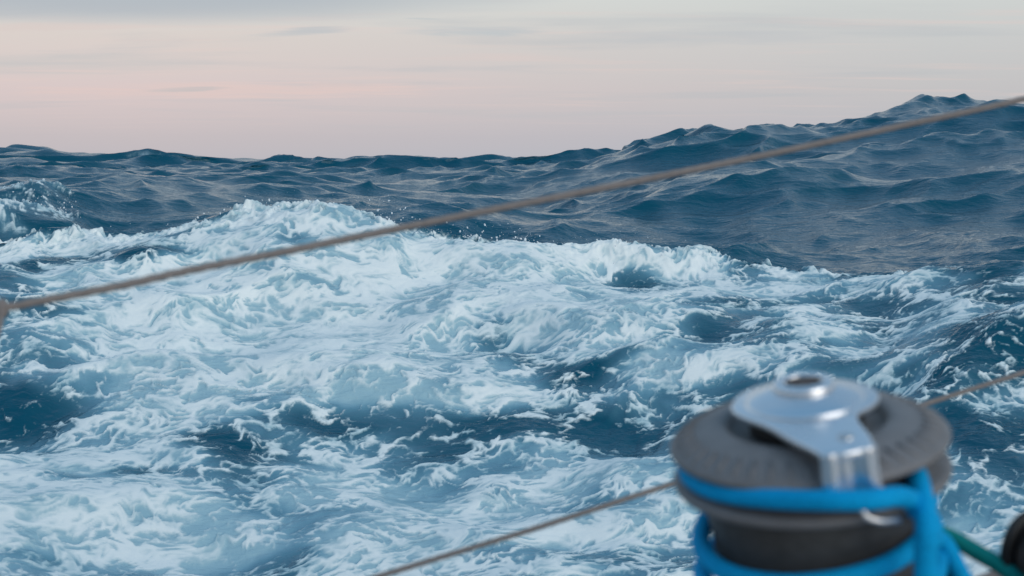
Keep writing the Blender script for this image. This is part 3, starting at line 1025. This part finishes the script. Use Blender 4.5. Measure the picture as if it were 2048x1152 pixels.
# black sheave block standing on the coaming at the right edge
bc = pix(2092, 1114, .95)
bcl = toB(bc)
blk = bpy.data.objects.new('sheave_block', None)
COL.objects.link(blk)
blk.matrix_world = Matrix.Translation(Vector(np.array(wb) + bu * bcl[0] + bw * bcl[1])) @ BM.to_4x4()
tag(blk, 'black deck block with rounded cheeks cut by the right edge', 'block')
hgt = bcl[2]


def disc(name, r, y0, y1, mat, ax=1.0):
    v, f = lathe(soft([(r * .5, y0), (r * .96, y0), (r, y0 + .3 * (y1 - y0)), (r, y0 + .7 * (y1 - y0)), (r * .96, y1), (r * .5, y1)], 1), 48)
    v = np.array(v)
    v = np.stack([v[:, 0], v[:, 2], v[:, 1] * ax + hgt], -1)
    return mesh_obj(name, v, f, mat, blk)


rb = 76 * .95 / FPX
disc('cheek', rb, -.017, -.010, M_BLACK, 1.15)
disc('cheek', rb, .010, .017, M_BLACK, 1.15)
disc('sheave', rb * .8, -.0095, .0095, M_BROWN)
v, f = lathe(soft([(.008, -.021), (.011, -.020), (.011, .020), (.008, .021)], 1), 24)
v = np.array(v); v = np.stack([v[:, 0], v[:, 2], v[:, 1] + hgt], -1)
mesh_obj('axle', v, f, M_STEEL, blk)
v, f = extrude([(-.022, -.016), (.022, -.016), (.022, .016), (-.022, .016)], .001, max(.01, hgt - rb * .7))
mesh_obj('base', v, f, M_BLACK, blk, False, .004)

# ------------------------------------------------------------------ spray thrown off the crests
rs = np.random.RandomState(3)
ico = bmesh.new(); bmesh.ops.create_icosphere(ico, subdivisions=1, radius=1)
iv = np.array([v.co[:] for v in ico.verts]); ifc = [tuple(v.index for v in f.verts) for f in ico.faces]; ico.free()
V, F = [], []
for (px, n, sp, hmax, bR) in ((770, 55, 60, .22, 0), (1010, 45, 60, .20, 0), (930, 25, 40, .16, 0), (1040, 25, 30, .12, 0), (540, 25, 70, .14, 0), (1250, 30, 110, .10, 0), (135, 45, 22, .24, 17.2),
                              (60, 25, 60, .12, 17.2), (640, 25, 70, .1, 0), (860, 22, 60, .12, 0), (1180, 18, 110, .14, 0), (400, 14, 120, .12, 0)):
    for _ in range(n * 3):
        p = px + rs.randn() * sp * .5
        j = int(np.argmin(np.abs(tpx - p)))
        R0 = (bR or crestR_col[0, j]) + rs.randn() * .12
        i = int(np.argmin(np.abs(RR - R0)))
        hgt_ = hmax * rs.rand() ** 3
        c = np.array([XX[i, j], YY[i, j], Z[i, j] + hgt_ - .005])
        c[0] += hgt_ * .4
        r = (0.0013 + 0.0075 * rs.rand() ** 6)
        st = np.array([1 + .5 * rs.rand(), 1, 1 + rs.rand()])
        o = len(V)
        V += [tuple(c + q * r * st * (1 + .25 * rs.randn())) for q in iv]
        F += [tuple(a + o for a in q) for q in ifc]
M_SPRAY = simple('white_spray', (0.82, 0.86, 0.88), 0.6, 0, 40, .03)
spray = mesh_obj('spray', V, F, M_SPRAY)
tag(spray, 'white spray droplets flying off the breaking crests', None, kind='stuff')
